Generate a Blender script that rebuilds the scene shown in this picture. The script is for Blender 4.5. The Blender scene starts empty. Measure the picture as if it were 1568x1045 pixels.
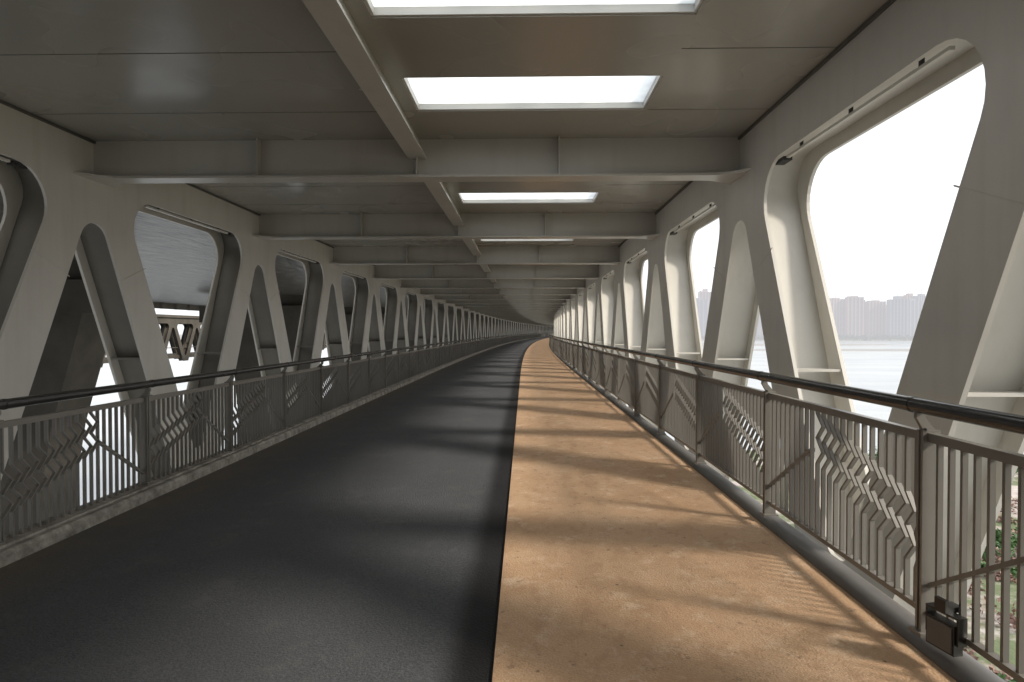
import bpy, math, random
from mathutils import Vector, Matrix
from mathutils.geometry import tessellate_polygon
random.seed(7)
rnd = random.Random(11)
scene = bpy.context.scene
R = math.radians

# ------------------------------------------------------------------ helpers
def d(s):
    return 0.0 if s < 21 else 0.000361*(s-21)**2
def P(u, s, z):
    return (u+d(s), s, z)

class MB:
    def __init__(self):
        self.v = []; self.f = []; self.m = []; self.sm = []
    def add(self, vs, fs, mi=0, smooth=False):
        b = len(self.v)
        self.v += [tuple(v) for v in vs]
        for f in fs:
            self.f.append([i+b for i in f]); self.m.append(mi); self.sm.append(smooth)
    def box(self, u0, u1, s0, s1, z0, z1, mi=0, map=P):
        vs = [map(u, s, z) for s in (s0, s1) for (u, z) in ((u0,z0),(u1,z0),(u1,z1),(u0,z1))]
        self.add(vs, [(0,1,2,3),(7,6,5,4),(0,4,5,1),(1,5,6,2),(2,6,7,3),(3,7,4,0)], mi)
    def loft(self, prof, ss, mi=0, smooth=False, caps=True, map=P):
        n = len(prof)
        vs = [map(u, s, z) for s in ss for (u, z) in prof]
        fs = []
        for k in range(len(ss)-1):
            for i in range(n):
                j = (i+1) % n
                fs.append((k*n+i, k*n+j, (k+1)*n+j, (k+1)*n+i))
        self.add(vs, fs, mi, smooth)
        if caps:
            b = len(ss)-1
            self.add(vs[:n], [tuple(range(n))], mi)
            self.add(vs[b*n:], [tuple(reversed(range(n)))], mi)
    def rect(self, u0, u1, z0, z1, ss, mi=0):
        self.loft([(u0,z0),(u1,z0),(u1,z1),(u0,z1)], ss, mi)
    def obj(self, name, mats, parent=None):
        me = bpy.data.meshes.new(name)
        me.from_pydata(self.v, [], self.f)
        for m in mats: me.materials.append(m)
        me.polygons.foreach_set("material_index", self.m)
        me.polygons.foreach_set("use_smooth", self.sm)
        me.update()
        o = bpy.data.objects.new(name, me)
        scene.collection.objects.link(o)
        if parent: o.parent = parent
        return o

def empty(name):
    o = bpy.data.objects.new(name, None)
    scene.collection.objects.link(o)
    return o

def road_uv(o):
    """UV = (distance across the deck, distance along it), straightening the curve"""
    me = o.data
    uv = me.uv_layers.new(name='deck_uv')
    for lp in me.loops:
        c = me.vertices[lp.vertex_index].co
        uv.data[lp.index].uv = (c.x-d(c.y), c.y)

def fillet(poly, n=9):
    """poly entries (x,y[,r])"""
    out = []
    N = len(poly)
    for i, p in enumerate(poly):
        r = p[2] if len(p) > 2 else 0
        c = Vector(p[:2])
        if r <= 0:
            out.append((c.x, c.y)); continue
        a = Vector(poly[i-1][:2])-c; b = Vector(poly[(i+1) % N][:2])-c
        la, lb = a.length, b.length
        a.normalize(); b.normalize()
        ang = a.angle(b)
        t = min(r/math.tan(ang/2), la*0.98, lb*0.98)
        r = t*math.tan(ang/2)
        ctr = c+(a+b).normalized()*(r/math.sin(ang/2))
        p0 = c+a*t-ctr; p1 = c+b*t-ctr
        a0 = math.atan2(p0.y, p0.x); a1 = math.atan2(p1.y, p1.x)
        dd = (a1-a0+math.pi) % (2*math.pi)-math.pi
        for k in range(n+1):
            q = a0+dd*k/n
            out.append((ctr.x+r*math.cos(q), ctr.y+r*math.sin(q)))
    return out

# ------------------------------------------------------------------ materials
def nodes(name):
    m = bpy.data.materials.new(name); m.use_nodes = True
    nt = m.node_tree
    return m, nt, nt.nodes['Principled BSDF']
def nd(nt, t, **kw):
    n = nt.nodes.new(t)
    for k, v in kw.items(): setattr(n, k, v)
    return n
def noise(nt, scale, detail=6, vec=None, rough=.6):
    n = nd(nt, 'ShaderNodeTexNoise'); n.inputs['Scale'].default_value = scale
    n.inputs['Detail'].default_value = detail; n.inputs['Roughness'].default_value = rough
    if vec is not None: nt.links.new(vec, n.inputs['Vector'])
    return n.outputs['Fac']
def ramp(nt, fac, stops):
    r = nd(nt, 'ShaderNodeValToRGB')
    el = r.color_ramp.elements
    while len(el) < len(stops): el.new(0.5)
    for e, (p, c) in zip(el, stops):
        e.position = p; e.color = (c[0], c[1], c[2], 1) if isinstance(c, (tuple, list)) else (c, c, c, 1)
    nt.links.new(fac, r.inputs[0])
    return r.outputs[0]
def mix(nt, fac, a, b, mode='MIX'):
    m = nd(nt, 'ShaderNodeMix', data_type='RGBA', blend_type=mode)
    if isinstance(fac, (int, float)): m.inputs[0].default_value = fac
    else: nt.links.new(fac, m.inputs[0])
    for sock, v in ((m.inputs[6], a), (m.inputs[7], b)):
        if isinstance(v, tuple): sock.default_value = (*v, 1)
        else: nt.links.new(v, sock)
    return m.outputs[2]
def coords(nt, scale=(1,1,1)):
    g = nd(nt, 'ShaderNodeNewGeometry')
    mp = nd(nt, 'ShaderNodeMapping'); mp.inputs['Scale'].default_value = scale
    nt.links.new(g.outputs['Position'], mp.inputs['Vector'])
    return mp.outputs['Vector']
def across(nt, lo, hi, a, b, smooth=True):
    uvn = nd(nt, 'ShaderNodeUVMap'); uvn.uv_map = 'deck_uv'
    sx = nd(nt, 'ShaderNodeSeparateXYZ'); nt.links.new(uvn.outputs[0], sx.inputs[0])
    mr = nd(nt, 'ShaderNodeMapRange')
    if smooth: mr.interpolation_type = 'SMOOTHSTEP'
    nt.links.new(sx.outputs[0], mr.inputs[0])
    for i, q in enumerate((lo, hi, a, b)): mr.inputs[i+1].default_value = q
    return mr.outputs[0]
def mul(nt, a, b):
    mm = nd(nt, 'ShaderNodeMath', operation='MULTIPLY')
    nt.links.new(a, mm.inputs[0]); nt.links.new(b, mm.inputs[1])
    return mm.outputs[0]
def bump(nt, b, h, strength=.3, dist=.01):
    n = nd(nt, 'ShaderNodeBump'); n.inputs['Strength'].default_value = strength
    n.inputs['Distance'].default_value = dist
    nt.links.new(h, n.inputs['Height']); nt.links.new(n.outputs[0], b.inputs['Normal'])

def painted(name, col, rough=.4, var=.12, streak=True, metal=0.0, bumpd=.002, det=5):
    m, nt, b = nodes(name)
    lo = tuple(c*(1-var*1.3) for c in col); hi = tuple(min(1, c*(1+var)) for c in col)
    c1 = ramp(nt, noise(nt, .7, det, coords(nt)), [(.3, lo), (.7, hi)])
    if streak:
        st = ramp(nt, noise(nt, 5, 5, coords(nt, (1,1,.10))), [(.50, .0), (.85, .35)])
        c1 = mix(nt, st, c1, tuple(c*.66*k for c, k in zip(col, (1.02,.97,.88))))
    nt.links.new(c1, b.inputs['Base Color'])
    rr = ramp(nt, noise(nt, 1.2, min(det, 3), coords(nt)), [(.3, max(rough-.05,.05)), (.7, rough+.06)])
    nt.links.new(rr, b.inputs['Roughness'])
    b.inputs['Metallic'].default_value = metal
    bump(nt, b, noise(nt, 1.4, 1, coords(nt)), .25, bumpd*4)
    return m

M_steel = painted('truss_paint', (.62,.605,.56), .38, .06)
M_web = painted('web_painted_shade', (.20,.19,.165), .5, .15)  # darker copy of truss paint, shade of the left webs put into colour
M_ceil = painted('ceiling_paint', (.34,.332,.30), .24, .03, streak=False, bumpd=.005, det=1)
M_beam = painted('beam_paint', (.50,.49,.45), .34, .05, det=3)
M_seam = painted('seam_sealant', (.10,.098,.085), .6, .1, False)
M_frame = painted('skylight_frame', (.6,.6,.58), .4, .05, False)
M_rail = painted('railing_paint', (.24,.23,.21), .36, .15, metal=.3)
M_bar2 = painted('baluster_paint', (.21,.203,.188), .4, .15, metal=.2)
M_hand = painted('handrail_paint', (.045,.044,.043), .22, .2, False)
M_kerbm = painted('kerb_steel', (.15,.145,.14), .5, .25, metal=.1)
M_dark = painted('black_plastic', (.02,.02,.02), .35, .1, False)
M_conc = painted('concrete', (.17,.155,.135), .8, .2)
M_pier = painted('dark_pier_concrete', (.075,.067,.056), .85, .25)  # darker brown copy of the concrete, for left piers and far truss
M_under = painted('deck_underside', (.16,.15,.135), .35, .2, True, bumpd=.02)

# underside, rippled reflections of the water painted into its base colour
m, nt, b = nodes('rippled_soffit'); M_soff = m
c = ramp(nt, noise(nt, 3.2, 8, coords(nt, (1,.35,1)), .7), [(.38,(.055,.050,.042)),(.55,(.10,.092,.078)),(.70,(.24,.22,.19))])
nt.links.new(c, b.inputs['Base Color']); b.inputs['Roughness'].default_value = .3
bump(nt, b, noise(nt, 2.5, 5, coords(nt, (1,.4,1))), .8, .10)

# asphalt
m, nt, b = nodes('asphalt'); M_asph = m
v = coords(nt)
c = ramp(nt, noise(nt, 70, 4, v, .8), [(.3,(.046,.049,.054)),(.7,(.142,.148,.158))])
c = mix(nt, ramp(nt, noise(nt, .8, 6, v), [(.35,.0),(.7,.5)]), c, (.066,.069,.075))
c = mix(nt, ramp(nt, noise(nt, 2.2, 9, v, .75), [(.55,.0),(.68,.35)]), c, (.17,.165,.155))
sp = nd(nt, 'ShaderNodeTexVoronoi'); sp.inputs['Scale'].default_value = 3.1; nt.links.new(v, sp.inputs['Vector'])
c = mix(nt, ramp(nt, sp.outputs['Distance'], [(.0,.55),(.045,.0)]), c, (.2,.19,.17))
c = mix(nt, mul(nt, across(nt, -2.9, -3.72, 0, .85), ramp(nt, noise(nt, 2.5, 8, v), [(.3,.25),(.65,1.0)])), c, (.15,.125,.092))
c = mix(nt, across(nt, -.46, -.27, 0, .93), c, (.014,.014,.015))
nt.links.new(c, b.inputs['Base Color'])
nt.links.new(ramp(nt, noise(nt, 1.5, 5, v), [(.3,.82),(.7,.95)]), b.inputs['Roughness'])
b.inputs['Specular IOR Level'].default_value = .3
bump(nt, b, noise(nt, 80, 4, v), .9, .008)

# orange paving
m, nt, b = nodes('orange_paving'); M_or = m
v = coords(nt)
c = ramp(nt, noise(nt, 1.1, 9, v, .65), [(.3,(.53,.335,.190)),(.5,(.61,.405,.245)),(.72,(.67,.475,.31))])
c = mix(nt, ramp(nt, noise(nt, 90, 3, v, .8), [(.35,.0),(.72,.6)]), c, (.37,.22,.13))
c = mix(nt, ramp(nt, noise(nt, 7, 8, coords(nt,(1,.6,1)), .75), [(.52,.0),(.62,.6)]), c, (.43,.265,.155))
c = mix(nt, ramp(nt, noise(nt, 4.1, 8, coords(nt,(1,1,3)), .8), [(.54,.0),(.64,.55)]), c, (.75,.59,.43))
c = mix(nt, ramp(nt, noise(nt, 11, 7, v, .8), [(.60,.0),(.65,.7)]), c, (.22,.14,.09))
sp = nd(nt, 'ShaderNodeTexVoronoi'); sp.inputs['Scale'].default_value = 5.3; nt.links.new(v, sp.inputs['Vector'])
c = mix(nt, ramp(nt, sp.outputs['Distance'], [(.03,.8),(.07,.0)]), c, (.12,.08,.05))
nt.links.new(c, b.inputs['Base Color'])
b.inputs['Roughness'].default_value = .85
bump(nt, b, noise(nt, 80, 4, v), .9, .008)

# kerb concrete (left)
m, nt, b = nodes('kerb_concrete'); M_kerb = m
v = coords(nt)
c = ramp(nt, noise(nt, 6, 9, v, .7), [(.35,(.14,.13,.115)),(.55,(.32,.30,.27)),(.7,(.48,.46,.42))])
nt.links.new(c, b.inputs['Base Color']); b.inputs['Roughness'].default_value = .8
bump(nt, b, noise(nt, 25, 6, v), .5, .01)

# skylight pane
m, nt, b = nodes('milky_pane'); M_pane = m
out = nt.nodes['Material Output']
tr = nd(nt, 'ShaderNodeBsdfTranslucent'); tp = nd(nt, 'ShaderNodeBsdfTransparent')
nt.links.new(ramp(nt, noise(nt, 3, 6, coords(nt)), [(.3,(.74,.77,.79)),(.6,(.92,.94,.94))]), tr.inputs[0])
mx = nd(nt, 'ShaderNodeMixShader'); mx.inputs[0].default_value = .85
nt.links.new(tp.outputs[0], mx.inputs[1]); nt.links.new(tr.outputs[0], mx.inputs[2])
nt.links.new(mx.outputs[0], out.inputs[0])

# water
m, nt, b = nodes('river_water'); M_water = m
v = coords(nt)
nt.links.new(ramp(nt, noise(nt, .01, 6, coords(nt,(1,3,1))), [(.35,(.36,.39,.41)),(.65,(.48,.50,.51))]), b.inputs['Base Color'])
b.inputs['Roughness'].default_value = .22
bump(nt, b, noise(nt, .9, 6, coords(nt,(1,2,1))), .35, .12)

# ground
m, nt, b = nodes('river_bank_soil'); M_soil = m
v = coords(nt)
c = ramp(nt, noise(nt, .5, 9, v, .7), [(.35,(.30,.24,.21)),(.5,(.44,.39,.36)),(.7,(.56,.52,.48))])
c = mix(nt, ramp(nt, noise(nt, .09, 9, v, .7), [(.46,.0),(.53,.9)]), c, (.09,.13,.045))
c = mix(nt, ramp(nt, noise(nt, 1.6, 8, v, .8), [(.55,.0),(.65,.7)]), c, (.22,.14,.11))
nt.links.new(c, b.inputs['Base Color']); b.inputs['Roughness'].default_value = .9
bump(nt, b, noise(nt, 1.5, 8, v), .7, .2)

m, nt, b = nodes('shrub_leaf'); M_leaf = m
nt.links.new(ramp(nt, noise(nt, .7, 5, coords(nt)), [(.3,(.035,.075,.02)),(.55,(.065,.15,.04)),(.75,(.14,.18,.07))]), b.inputs['Base Color'])
b.inputs['Roughness'].default_value = .7
m, nt, b = nodes('dry_shrub'); M_dry = m
nt.links.new(ramp(nt, noise(nt, .7, 5, coords(nt)), [(.3,(.16,.09,.07)),(.7,(.34,.22,.18))]), b.inputs['Base Color'])
b.inputs['Roughness'].default_value = .8

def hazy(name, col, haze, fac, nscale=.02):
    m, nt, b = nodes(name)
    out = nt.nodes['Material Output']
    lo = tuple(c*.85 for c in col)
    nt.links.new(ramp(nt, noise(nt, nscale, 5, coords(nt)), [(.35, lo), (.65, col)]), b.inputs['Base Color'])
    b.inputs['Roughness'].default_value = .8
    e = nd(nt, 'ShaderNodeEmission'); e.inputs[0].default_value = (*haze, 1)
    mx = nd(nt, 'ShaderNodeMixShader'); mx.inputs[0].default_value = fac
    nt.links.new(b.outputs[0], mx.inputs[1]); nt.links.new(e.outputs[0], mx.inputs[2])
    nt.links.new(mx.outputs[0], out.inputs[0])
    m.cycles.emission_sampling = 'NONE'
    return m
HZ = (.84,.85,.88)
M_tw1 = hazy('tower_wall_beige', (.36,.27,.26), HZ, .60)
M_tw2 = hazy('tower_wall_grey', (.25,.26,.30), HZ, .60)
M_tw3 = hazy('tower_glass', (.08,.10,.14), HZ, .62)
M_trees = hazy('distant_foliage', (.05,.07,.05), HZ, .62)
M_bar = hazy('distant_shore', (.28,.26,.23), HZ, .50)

# ------------------------------------------------------------------ bridge dims
PAN = 4.72; N0 = 7.5
UR = 2.62; UL = -5.35; DEP = .50
KMIN, KMAX = -7, 70
nodes_s = [N0+PAN*k for k in range(KMIN, KMAX+1)]
S0 = nodes_s[0]-PAN/2; S1 = nodes_s[-1]+PAN/2
SS = [S0+PAN/2*i for i in range(int(round((S1-S0)/(PAN/2)))+1)]
CZ = 3.96; BZ = 3.50

H = PAN/2
polyA = [(-H,4.10),(-H,3.42),(-.52,3.42,.42),(-H+.13,-.3,.1),(-H,-.3),(-H,-.95),
         (-1.85,-.95),(-.17,2.95,.26),(.17,2.95,.26),(1.85,-.95),
         (H,-.95),(H,-.3),(H-.13,-.3,.1),(.52,3.42,.42),(H,3.42),(H,4.10)]
outA = fillet(polyA)
triA = tessellate_polygon([[Vector((x, y, 0)) for x, y in outA]])
INS = .13
webO = fillet([(-H,3.42+INS),(-.52+INS*1.3-.02,3.42+INS,.34),(-H+.13+INS*1.1,-.9)])
webH = fillet([(-1.85-INS*1.1,-.9),(-.17-INS*.75,2.95+INS,.36),(.17+INS*.75,2.95+INS,.36),(1.85+INS*1.1,-.9)])

def truss(mb, u_in, sgn, ks, mp=P, zoff=0.0, webm=0):
    ua, ub = u_in, u_in+sgn*DEP
    T = .035
    for k in ks:
        sc = N0+PAN*k
        for (p, q) in ((ua, ua+sgn*T), (ub-sgn*T, ub)):
            n = len(outA)
            vs = [mp(p, sc+x, y+zoff) for x, y in outA]+[mp(q, sc+x, y+zoff) for x, y in outA]
            fs = [tuple(t) for t in triA]+[tuple(i+n for i in reversed(t)) for t in triA]
            mb.add(vs, fs)
            side = []
            for i in range(n):
                j = (i+1) % n
                if abs(outA[i][0]) > H-1e-4 and abs(outA[j][0]) > H-1e-4: continue
                if outA[i][1] > 4 and outA[j][1] > 4: continue
                side.append((i, j, j+n, i+n))
            mb.add(vs, side)
        pa, pb = ua+sgn*T, ub-sgn*T
        for path, mir in ((webO, 1), (webO, -1), (webH, 1)):
            vs = []
            for x, y in path:
                vs.append(mp(pa, sc+x*mir, y+zoff)); vs.append(mp(pb, sc+x*mir, y+zoff))
            fs = [(2*i, 2*i+1, 2*i+3, 2*i+2) for i in range(len(path)-1)]
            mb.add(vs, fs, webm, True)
        for mir in (1, -1):
            zl = 1.22
            def te(z): return H-(.13+(z+.3)*(1.84-.13)/3.72)
            def th(z): return .17+(2.95-z)*(1.85-.17)/3.9
            for (t0, t1) in ((te(zl)-INS-.03, te(zl)-.015), (th(zl)+.015, th(zl)+INS+.03)):
                mb.box(pa, pb, sc+mir*t0, sc+mir*t1, zl-.012+zoff, zl+.012+zoff, webm, mp)
        for mir in (1, -1):
            zw = 2.35
            t0, t1 = th(zw)+.01, te(zw)-.01
            vs = []
            for t, z in ((t0, zw-.10), (t1, zw+.14)):
                for du, dz in ((0,-.006),(-sgn*.004,-.003),(-sgn*.004,.003),(0,.006)):
                    vs.append(mp(ua+du, sc+mir*t, z+dz+zoff))
            mb.add(vs, [(0,1,5,4),(1,2,6,5),(2,3,7,6)])

bridge = empty('covered_footbridge')

mb = MB()
truss(mb, UR, 1, range(KMIN, KMAX+1))
mb.rect(UR+.003, UR+DEP-.003, -1.35, -.953, SS)
mb.rect(UR-.02, UR+DEP+.04, 4.102, 4.16, SS)
mb.obj('right_truss', [M_steel], bridge)
mb = MB()
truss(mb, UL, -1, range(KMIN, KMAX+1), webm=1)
mb.rect(UL-DEP+.003, UL-.003, -1.35, -.953, SS)
mb.rect(UL-DEP-.04, UL+.02, 4.102, 4.16, SS)
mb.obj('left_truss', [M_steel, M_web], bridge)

# ceiling
mb = MB()
SKL, SKR = -1.15, 1.28
mb.rect(UL+.002, SKL, CZ, CZ+.12, SS)
mb.rect(SKR, UR-.002, CZ, CZ+.12, SS)
for k in range(KMIN-1, KMAX+1):
    c0 = N0+PAN*(k+.5)
    for (a, b_) in ((-H,-1.40),(-.54,.54),(1.40,H)):
        mb.box(SKL, SKR, max(c0+a, S0), min(c0+b_, S1), CZ, CZ+.12)
    for (a, b_) in ((-1.40,-.54),(.54,1.40)):
        L = .022; zz = CZ+.012
        mb.box(SKL, SKL+L, c0+a, c0+b_, zz, CZ+.09, 1)
        mb.box(SKR-L, SKR, c0+a, c0+b_, zz, CZ+.09, 1)
        mb.box(SKL+L, SKR-L, c0+a, c0+a+L, zz, CZ+.09, 1)
        mb.box(SKL+L, SKR-L, c0+b_-L, c0+b_, zz, CZ+.09, 1)
        mb.box(SKL+L, SKR-L, c0+a+L, c0+b_-L, CZ+.070, CZ+.078, 3)
        mb.box(SKL-.05, SKL, c0+a-.05, c0+b_+.05, CZ+.121, CZ+.18, 1)
        mb.box(SKR, SKR+.05, c0+a-.05, c0+b_+.05, CZ+.121, CZ+.18, 1)
    if k < 26:
        for t in (-1.40, 0, 1.40):
            mb.box(UL+.05, -1.45, c0+t-.003, c0+t+.003, CZ-.003, CZ+.01, 2)
            mb.box(SKR+.03, UR-.03, c0+t-.003, c0+t+.003, CZ-.003, CZ+.01, 2)
mb.rect(UR-.030, UR-.004, CZ-.03, CZ-.002, SS, 2)
mb.rect(UL+.004, UL+.030, CZ-.03, CZ-.002, SS, 2)
mb.obj('ceiling', [M_ceil, M_frame, M_seam, M_pane], bridge)

# cross beams + longitudinal beam
mb = MB()
for s in nodes_s:
    mb.box(UL, UR, s-.012, s+.012, BZ, CZ)
    F = .13
    mb.box(UL+.45, UR-.45, s-F, s+F, BZ-.028, BZ)
    for (ua, ub) in ((UL, UL+.45), (UR, UR-.45)):
        vs = []
        for z in (BZ-.028, BZ):
            for (u, w) in ((ua,.36),(ua+(ub-ua)*.35,.22),(ua+(ub-ua)*.7,.145),(ub,F)):
                vs += [P(u, s-w, z), P(u, s+w, z)]
        fs = []
        for q in range(3):
            a = 2*q
            fs += [(a,a+1,a+3,a+2),(a+8,a+10,a+11,a+9),(a,a+2,a+10,a+8),(a+1,a+9,a+11,a+3)]
        mb.add(vs, fs)
    for u in (-3.26, -1.31, .42):
        mb.box(u-.008, u+.008, s-.12, s+.12, BZ+.001, CZ-.001)
mb.rect(-1.322, -1.298, 3.74, CZ-.001, SS)
mb.rect(-1.42, -1.20, 3.712, 3.74, SS)
mb.obj('ceiling_beams', [M_beam], bridge)

# deck and floor beams
mb = MB()
mb.loft([(-4.03,-.42),(2.16,-.42),(2.16,-.008),(-.143,-.008),(-3.74,-.092),(-4.03,-.092)], SS)
for s in nodes_s:
    mb.box(UL-.1, UR+.1, s+H-.1, s+H+.1, -1.3, -.96)
    mb.box(-3.9, 2.1, s+H-.07, s+H+.07, -.96, -.42)
mb.obj('deck_slab', [M_under], bridge)

mb = MB()
for k in range(KMIN, 30):
    c0 = N0+PAN*(k+.5)
    for (u, sg) in ((UR+.09, 1), (UL-.09, -1)):
        mb.box(u-.018, u+.018, c0-1.2, c0+1.2, 3.385, 3.41, 0)
        for t in (-.9, .0, .9):
            mb.box(u-.012, u+.012, c0+t-.015, c0+t+.015, 3.41, 3.55, 1)
        mb.box(u-.04, u+.05, c0+1.22, c0+1.42, 3.37, 3.41, 1)
mb.obj('linear_lamps', [M_steel, M_dark], bridge)

# ------------------------------------------------------------------ paving
FS = SS
mb = MB()
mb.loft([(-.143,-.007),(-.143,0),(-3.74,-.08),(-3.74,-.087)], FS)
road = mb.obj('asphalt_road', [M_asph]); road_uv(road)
mb = MB(); mb.rect(-.146, 1.98, -.0065, .014, FS); mb.obj('orange_walkway', [M_or])
mb = MB()
mb.loft([(-3.72,-.090),(-3.72,-.005),(-3.745,.02),(-4.02,.02),(-4.02,-.090)], FS)
mb.loft([(-3.80,.0205),(-3.80,.04),(-3.98,.04),(-3.98,.0205)], FS)
mb.obj('concrete_kerb', [M_kerb])
mb = MB()
prof = [(2.15,-.003)]+[(2.055+.09*math.cos(a), .028+.045*math.sin(a)) for a in [math.pi*i/8 for i in range(9)]]+[(1.955,-.003)]
mb.loft(prof, FS, 0, True)
mb.obj('steel_kerb', [M_kerbm])

# ------------------------------------------------------------------ railings
def railing(name, u, inward, s_start, sp, z0, smax, dz_=0.0):
    root = empty(name)
    mb = MB()
    ra = [s for s in SS if s <= S1]
    i0 = -int((s_start-S0)//sp)
    n = int((smax-s_start)//sp)
    zt = 1.09+dz_
    zb = .19+dz_
    mb.rect(u-.022, u+.022, zt-.045, zt, ra)
    mb.rect(u-.02, u+.02, zb-.03, zb, ra)
    posts = [s_start+sp*i for i in range(i0, n+1)]
    for s in posts:
        mb.box(u-.045, u+.045, s-.024, s-.008, z0, zt+.012)
        mb.box(u-.045, u+.045, s+.008, s+.024, z0, zt+.012)
        mb.box(u-.012, u+.012, s-.008, s+.008, z0, zt+.010)
        mb.box(u-.06, u+.06, s-.045, s+.045, z0-.001, z0+.02)
        pr = [(u+.03*inward*-1, zt+.012),(u+.035*inward, zt+.012),(u+.07*inward, zt+.075),(u+.065*inward, zt+.12),(u+.035*inward, zt+.12),(u+.02*inward, zt+.07)]
        mb.loft(pr, [s-.012, s+.012])
        mb.box(u-.02, u+.05*inward+.02, s-.03, s+.03, zt+.012, zt+.024)
    mb.obj('posts_and_rails', [M_rail], root)
    mb = MB()
    r = .038; cu = u+.05*inward; cz = 1.225+dz_
    mb.loft([(cu+r*math.cos(2*math.pi*i/14), cz+r*math.sin(2*math.pi*i/14)) for i in range(14)], ra, 0, True)
    for s in posts:
        mb.loft([(cu+(r+.003)*math.cos(2*math.pi*i/14), cz+(r+.003)*math.sin(2*math.pi*i/14)) for i in range(14)], [s+.04, s+.07], 0, True)
    mb.obj('handrail', [M_hand], root)
    mb = MB()
    nb = int(round(sp/.085))
    for pi_, s in enumerate(posts):
        if s > 170: break
        for i in range(1, nb):
            t = i/nb
            x = s+sp*t
            zc = .50+.58*t+dz_
            kink = .04 < t < .60
            if kink:
                a = .085 if inward > 0 else -.085
                if inward < 0: a *= min(1, max(.3, (x-s)/.2))
                pts = [(x, zt-.045), (x, min(zc+.20, zt-.06)), (x+a, zc+.11), (x, zc+.02), (x+a, zc-.07), (x, zc-.16), (x, zb)]
            else:
                pts = [(x, zt-.045), (x, zb)]
            w = .0085; dp = .013
            vs = []
            for (sx_, z) in pts:
                vs += [P(u-dp, sx_-w, z), P(u+dp, sx_-w, z), P(u+dp, sx_+w, z), P(u-dp, sx_+w, z)]
            fs = []
            for q in range(len(pts)-1):
                for e in range(4):
                    g = (e+1) % 4
                    fs.append((q*4+e, q*4+g, q*4+4+g, q*4+4+e))
            mb.add(vs, fs)
        # sloping flat bar across the straight balusters of the far part
        vs = []
        for (q, zq) in ((s+sp*.62, .76+dz_), (s+sp-.03, .32+dz_)):
            for (du, dz) in ((-.018,-.013),(.018,-.013),(.018,.013),(-.018,.013)):
                vs.append(P(u+du, q, zq+dz))
        mb.add(vs, [(0,1,5,4),(1,2,6,5),(2,3,7,6),(3,0,4,7),(0,3,2,1),(4,5,6,7)])
    mb.obj('balusters', [M_bar2], root)
    return root
railing('metal_railing', 2.05, -1, 3.12, 2.0, .06, S1-1)
railing('metal_railing', -3.88, 1, 6.12, 1.78, .04, S1-1, -.16)

# flood light clamped low on the right railing
fl = empty('flood_light')
mb = MB()
def fm(u, s, z):
    v = Matrix.Rotation(R(12), 3, 'Z') @ Vector((u, s, z)); return (1.99+v.x, 2.90+v.y, .17+v.z)
mb.box(-.03,.02,-.075,.075,-.07,.07,0,fm)
mb.box(-.036,-.03,-.065,.065,-.06,.06,1,fm)
mb.box(-.02,.03,-.088,-.078,-.02,.10,0,fm); mb.box(-.02,.03,.078,.088,-.02,.10,0,fm)
mb.box(-.02,.03,-.088,.088,.10,.11,0,fm)
mb.box(-.03,.07,-.03,.03,.11,.135,0,fm)
mb.box(-.03,-.01,-.03,.03,.135,.17,0,fm)
o = mb.obj('lamp_body', [M_dark, M_kerbm], fl)

# ------------------------------------------------------------------ neighbour structures (left)
rb = empty('road_bridge')
mb = MB()
GS = [-60+10*i for i in range(42)]
mb.loft([(-7.3,4.0),(-7.3,5.6),(-31,5.6),(-31,4.0)], GS)
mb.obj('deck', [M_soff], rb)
mb = MB()
mb.rect(-31.3, -30.6, 3.55, 5.3, GS)
mb.rect(-7.25, -7.02, 3.9, 5.7, GS)
for i in range(160):
    s = -20+2*i
    mb.box(-30.6, -30.35, s, s+.35, 3.5, 3.995)
mb.obj('edge_girders', [M_conc], rb)
mb = MB()
for i in range(-2, 15):
    s = 20.5+20*i
    mb.box(-21.5, -14.0, s-.9, s+.9, 2.2, 3.30)
    mb.box(-20.6, -14.6, s-.5, s+.5, 3.30, 3.998)
    vs = []
    for (u0, u1, w, z) in ((-19.9,-14.5,.8,2.2),(-19.2,-15.6,.8,-1.6),(-19.0,-16.0,.8,-4),(-19.0,-16.0,.8,-19)):
        vs += [P(u0,s-w,z),P(u1,s-w,z),P(u1,s+w,z),P(u0,s+w,z)]
    fs = []
    for q in range(3):
        for e in range(4):
            g = (e+1) % 4
            fs.append((q*4+e, q*4+g, q*4+4+g, q*4+4+e))
    mb.add(vs, fs)
mb.obj('piers', [M_pier], rb)

fb = empty('distant_footbridge')
mb = MB()
truss(mb, -41, -1, range(KMIN, 60), zoff=-.9)
truss(mb, -45, 1, range(KMIN, 60), zoff=-.9)
mb.rect(-45.2, -40.8, 3.2, 3.5, SS)
mb.rect(-44.8, -41.3, -1.5, -1.1, SS)
mb.rect(-41.3, -41.2, -.3, -.22, SS)
mb.obj('twin_truss', [M_pier], fb)

mb = MB()
for i in range(-1, 8):
    s = 0.4+PAN*9*i+2
    for u in (-3.2, 1.4):
        pts = [P(u+.7*math.cos(a), s+.7*math.sin(a), z) for z in (-1.35,-19) for a in [2*math.pi*j/16 for j in range(16)]]
        mb.add(pts, [(j,(j+1)%16,16+(j+1)%16,16+j) for j in range(16)], 0, True)
    mb.box(-5.4, 3.1, s-.8, s+.8, -2.4, -1.352)
mb.obj('support_piers', [M_conc], bridge)

# ------------------------------------------------------------------ terrain, water, far shore
WZ = -18.0
mb = MB()
G = 9000
mb.add([(-G,-2000,WZ),(G,-2000,WZ),(G,G,WZ),(-G,G,WZ)], [(0,1,2,3)])
mb.obj('river_water', [M_water])

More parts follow.
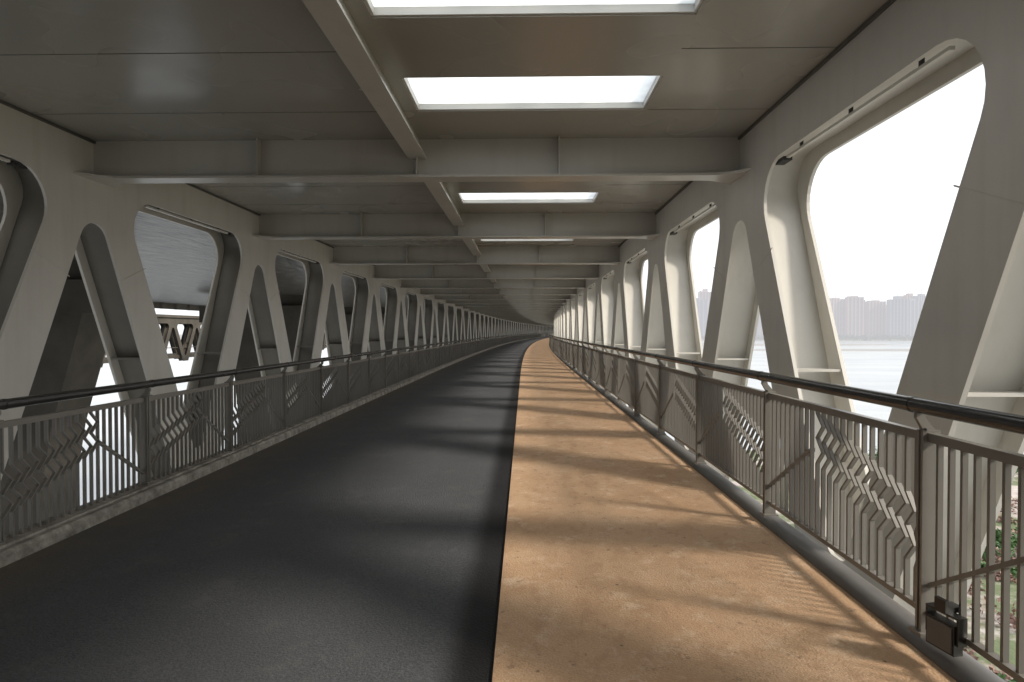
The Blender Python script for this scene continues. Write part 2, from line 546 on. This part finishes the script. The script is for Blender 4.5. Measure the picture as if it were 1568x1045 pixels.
from mathutils import noise as mn
mb = MB()
NX, NY = 110, 90
vs = []
for j in range(NY+1):
    for i in range(NX+1):
        x = 10+i*2.6; y = -60+j*2.0
        edge = 100+14*mn.noise(Vector((x*.02, 3, 0)))+5*mn.noise(Vector((x*.1, 7, 0)))-y
        edge2 = (x-14)*1.2+4*mn.noise(Vector((y*.08,1,5)))
        hgt = min(edge, edge2)*.06
        hgt = max(-1.2, min(hgt, .9)) + .25*mn.noise(Vector((x*.12, y*.12, 0)))
        vs.append((x, y, WZ+hgt))
fs = [(j*(NX+1)+i, j*(NX+1)+i+1, (j+1)*(NX+1)+i+1, (j+1)*(NX+1)+i) for j in range(NY) for i in range(NX)]
mb.add(vs, fs, 0, True)
mb.obj('river_bank', [M_soil])

mb = MB()
def leafclump(mb, cx, cy, cz, r, n, mi, size=.16):
    for _ in range(n):
        a = rnd.uniform(0, 2*math.pi); q = rnd.random()**.5*r; hh = rnd.random()
        lump = .75+.35*math.sin(3*a+cx)
        px = cx+q*math.cos(a)*lump; py = cy+q*math.sin(a)*lump
        pz = cz+hh*r*.8*math.sqrt(max(0, 1-(q/r)**2))
        v1 = Vector((rnd.uniform(-1,1), rnd.uniform(-1,1), rnd.uniform(-.6,.6))).normalized()*size*rnd.uniform(.6,1.3)
        v2 = v1.cross(Vector((rnd.uniform(-1,1), rnd.uniform(-1,1), rnd.uniform(-1,1)))).normalized()*size*.6
        c_ = Vector((px, py, pz))
        mb.add([c_-v1, c_+v2, c_+v1, c_-v2], [(0,1,2,3)], mi)
for _ in range(200):
    s = rnd.uniform(25, 98); rat = rnd.uniform(.45, 1.35)
    x = s*rat
    if x < 20: continue
    g = mn.noise(Vector((x*.04, s*.04, 9)))
    leafclump(mb, x, s, WZ+.7, rnd.uniform(.7, 2.2), 110, 0 if g > -.12 else 1, .2)
for _ in range(110):
    x = rnd.uniform(36, 72); s = 52+.15*(x-36)+rnd.gauss(0, 2.6)
    leafclump(mb, x, s, WZ+.7, rnd.uniform(.8, 2.0), 120, 0, .2)
mb.obj('shrubs', [M_leaf, M_dry])

mb = MB()
def blob(cx, cy, rx, ry, z, n=48, h=1.0, seed=0):
    vs = [(cx, cy, z+h)]
    for i in range(n):
        a = 2*math.pi*i/n
        k = 1+.25*mn.noise(Vector((math.cos(a)*2+seed, math.sin(a)*2, seed)))
        vs.append((cx+rx*k*math.cos(a)*.8, cy+ry*k*math.sin(a)*.8, z+h*.8))
    for i in range(n):
        a = 2*math.pi*i/n
        k = 1+.25*mn.noise(Vector((math.cos(a)*2+seed, math.sin(a)*2, seed)))
        vs.append((cx+rx*k*math.cos(a), cy+ry*k*math.sin(a), z-.5))
    fs = [(0, 1+i, 1+(i+1)%n) for i in range(n)]+[(1+i, 1+n+i, 1+n+(i+1)%n, 1+(i+1)%n) for i in range(n)]
    mb.add(vs, fs)
blob(420, 640, 260, 35, WZ, seed=2)
blob(330, 900, 240, 60, WZ, seed=5)
blob(900, 780, 200, 50, WZ, seed=8)
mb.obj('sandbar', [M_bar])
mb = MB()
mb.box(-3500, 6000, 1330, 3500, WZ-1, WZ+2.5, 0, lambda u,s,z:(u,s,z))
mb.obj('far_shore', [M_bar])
mb = MB()
for i in range(1300):
    x = rnd.uniform(150, 1900); y = 1335+rnd.random()*30
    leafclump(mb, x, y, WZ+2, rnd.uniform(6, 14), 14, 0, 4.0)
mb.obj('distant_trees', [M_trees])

# towers
def tower_mesh(i):
    mb = MB(); I = lambda u,s,z:(u,s,z)
    r = random.Random(100+i)
    w = r.uniform(26, 40); dp = r.uniform(16, 24); nf = r.randint(29, 36); fh = 3.1
    Hh = nf*fh
    core = .5
    mb.box(-w/2+core, w/2-core, -dp/2+core, dp/2-core, 0, Hh, 1, I)
    for f in range(nf):
        mb.box(-w/2, w/2, -dp/2, dp/2, f*fh, f*fh+1.25, 0, I)
    nc = r.choice([3,4,5])
    for c_ in range(nc+1):
        x = -w/2+w*c_/nc
        mb.box(x-1.3, x+1.3, -dp/2-.8, dp/2+.8, 0, Hh+1.2, 0, I)
    mb.box(-w*.2, w*.2, -dp*.3, dp*.3, Hh, Hh+r.uniform(4,9), 0, I)
    if i % 2: mb.box(-w*.45, -w*.3, -dp*.3, dp*.3, Hh, Hh+3.5, 0, I)
    if i % 3 == 0:
        mb.box(-.4,.4,-.4,.4, Hh+4, Hh+18, 0, I)
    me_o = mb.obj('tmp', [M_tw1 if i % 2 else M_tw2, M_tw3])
    me = me_o.data; bpy.data.objects.remove(me_o)
    me.name = 'apartment_tower'
    return me
tm = [tower_mesh(i) for i in range(8)]
for row, (y0, x0, st) in enumerate(((1400, 330, 39), (1600, 375, 47))):
    x = x0; k = row
    while x < 1850:
        o = bpy.data.objects.new('apartment_tower', tm[(k*5+rnd.randint(0, 2)) % 8])
        scene.collection.objects.link(o)
        o.location = (x, y0+rnd.uniform(0, 90), WZ+2.4)
        o.rotation_euler = (0, 0, rnd.uniform(-.3, .3))
        o.scale = (.95, .95, rnd.uniform(.84, 1.04))
        x += st+rnd.uniform(-7, 7); k += 1

# ------------------------------------------------------------------ light
EL, AZ = 33, 24
w = bpy.data.worlds.new("World"); scene.world = w; w.use_nodes = True
nt = w.node_tree; bg = nt.nodes['Background']
sky = nd(nt, 'ShaderNodeTexSky', sky_type='NISHITA')
sky.sun_disc = False; sky.sun_elevation = R(EL); sky.sun_rotation = R(90+AZ)
sky.dust_density = 6; sky.air_density = 1.2
hz = mix(nt, .80, sky.outputs[0], (9.7,9.9,10.1))
nt.links.new(hz, bg.inputs[0]); bg.inputs[1].default_value = .15
sd = bpy.data.lights.new('sun', 'SUN'); sd.energy = 3.9; sd.angle = R(7.5); sd.color = (1,.915,.80)
so = bpy.data.objects.new('sun', sd); scene.collection.objects.link(so)
dirv = Vector((-math.cos(R(AZ))*math.cos(R(EL)), math.sin(R(AZ))*math.cos(R(EL)), -math.sin(R(EL))))
so.rotation_euler = dirv.to_track_quat('-Z', 'Y').to_euler()

# ------------------------------------------------------------------ camera
cd = bpy.data.cameras.new('camera'); cam = bpy.data.objects.new('camera', cd)
scene.collection.objects.link(cam); scene.camera = cam
cd.sensor_width = 36; cd.lens = 932/1568*36; cd.clip_start = .05; cd.clip_end = 20000
cam.location = (0, 0, 1.6)
cam.rotation_euler = (R(90-.89), 0, R(1.17))
scene.view_settings.view_transform = 'Standard'
scene.view_settings.look = 'None'
scene.view_settings.exposure = 0
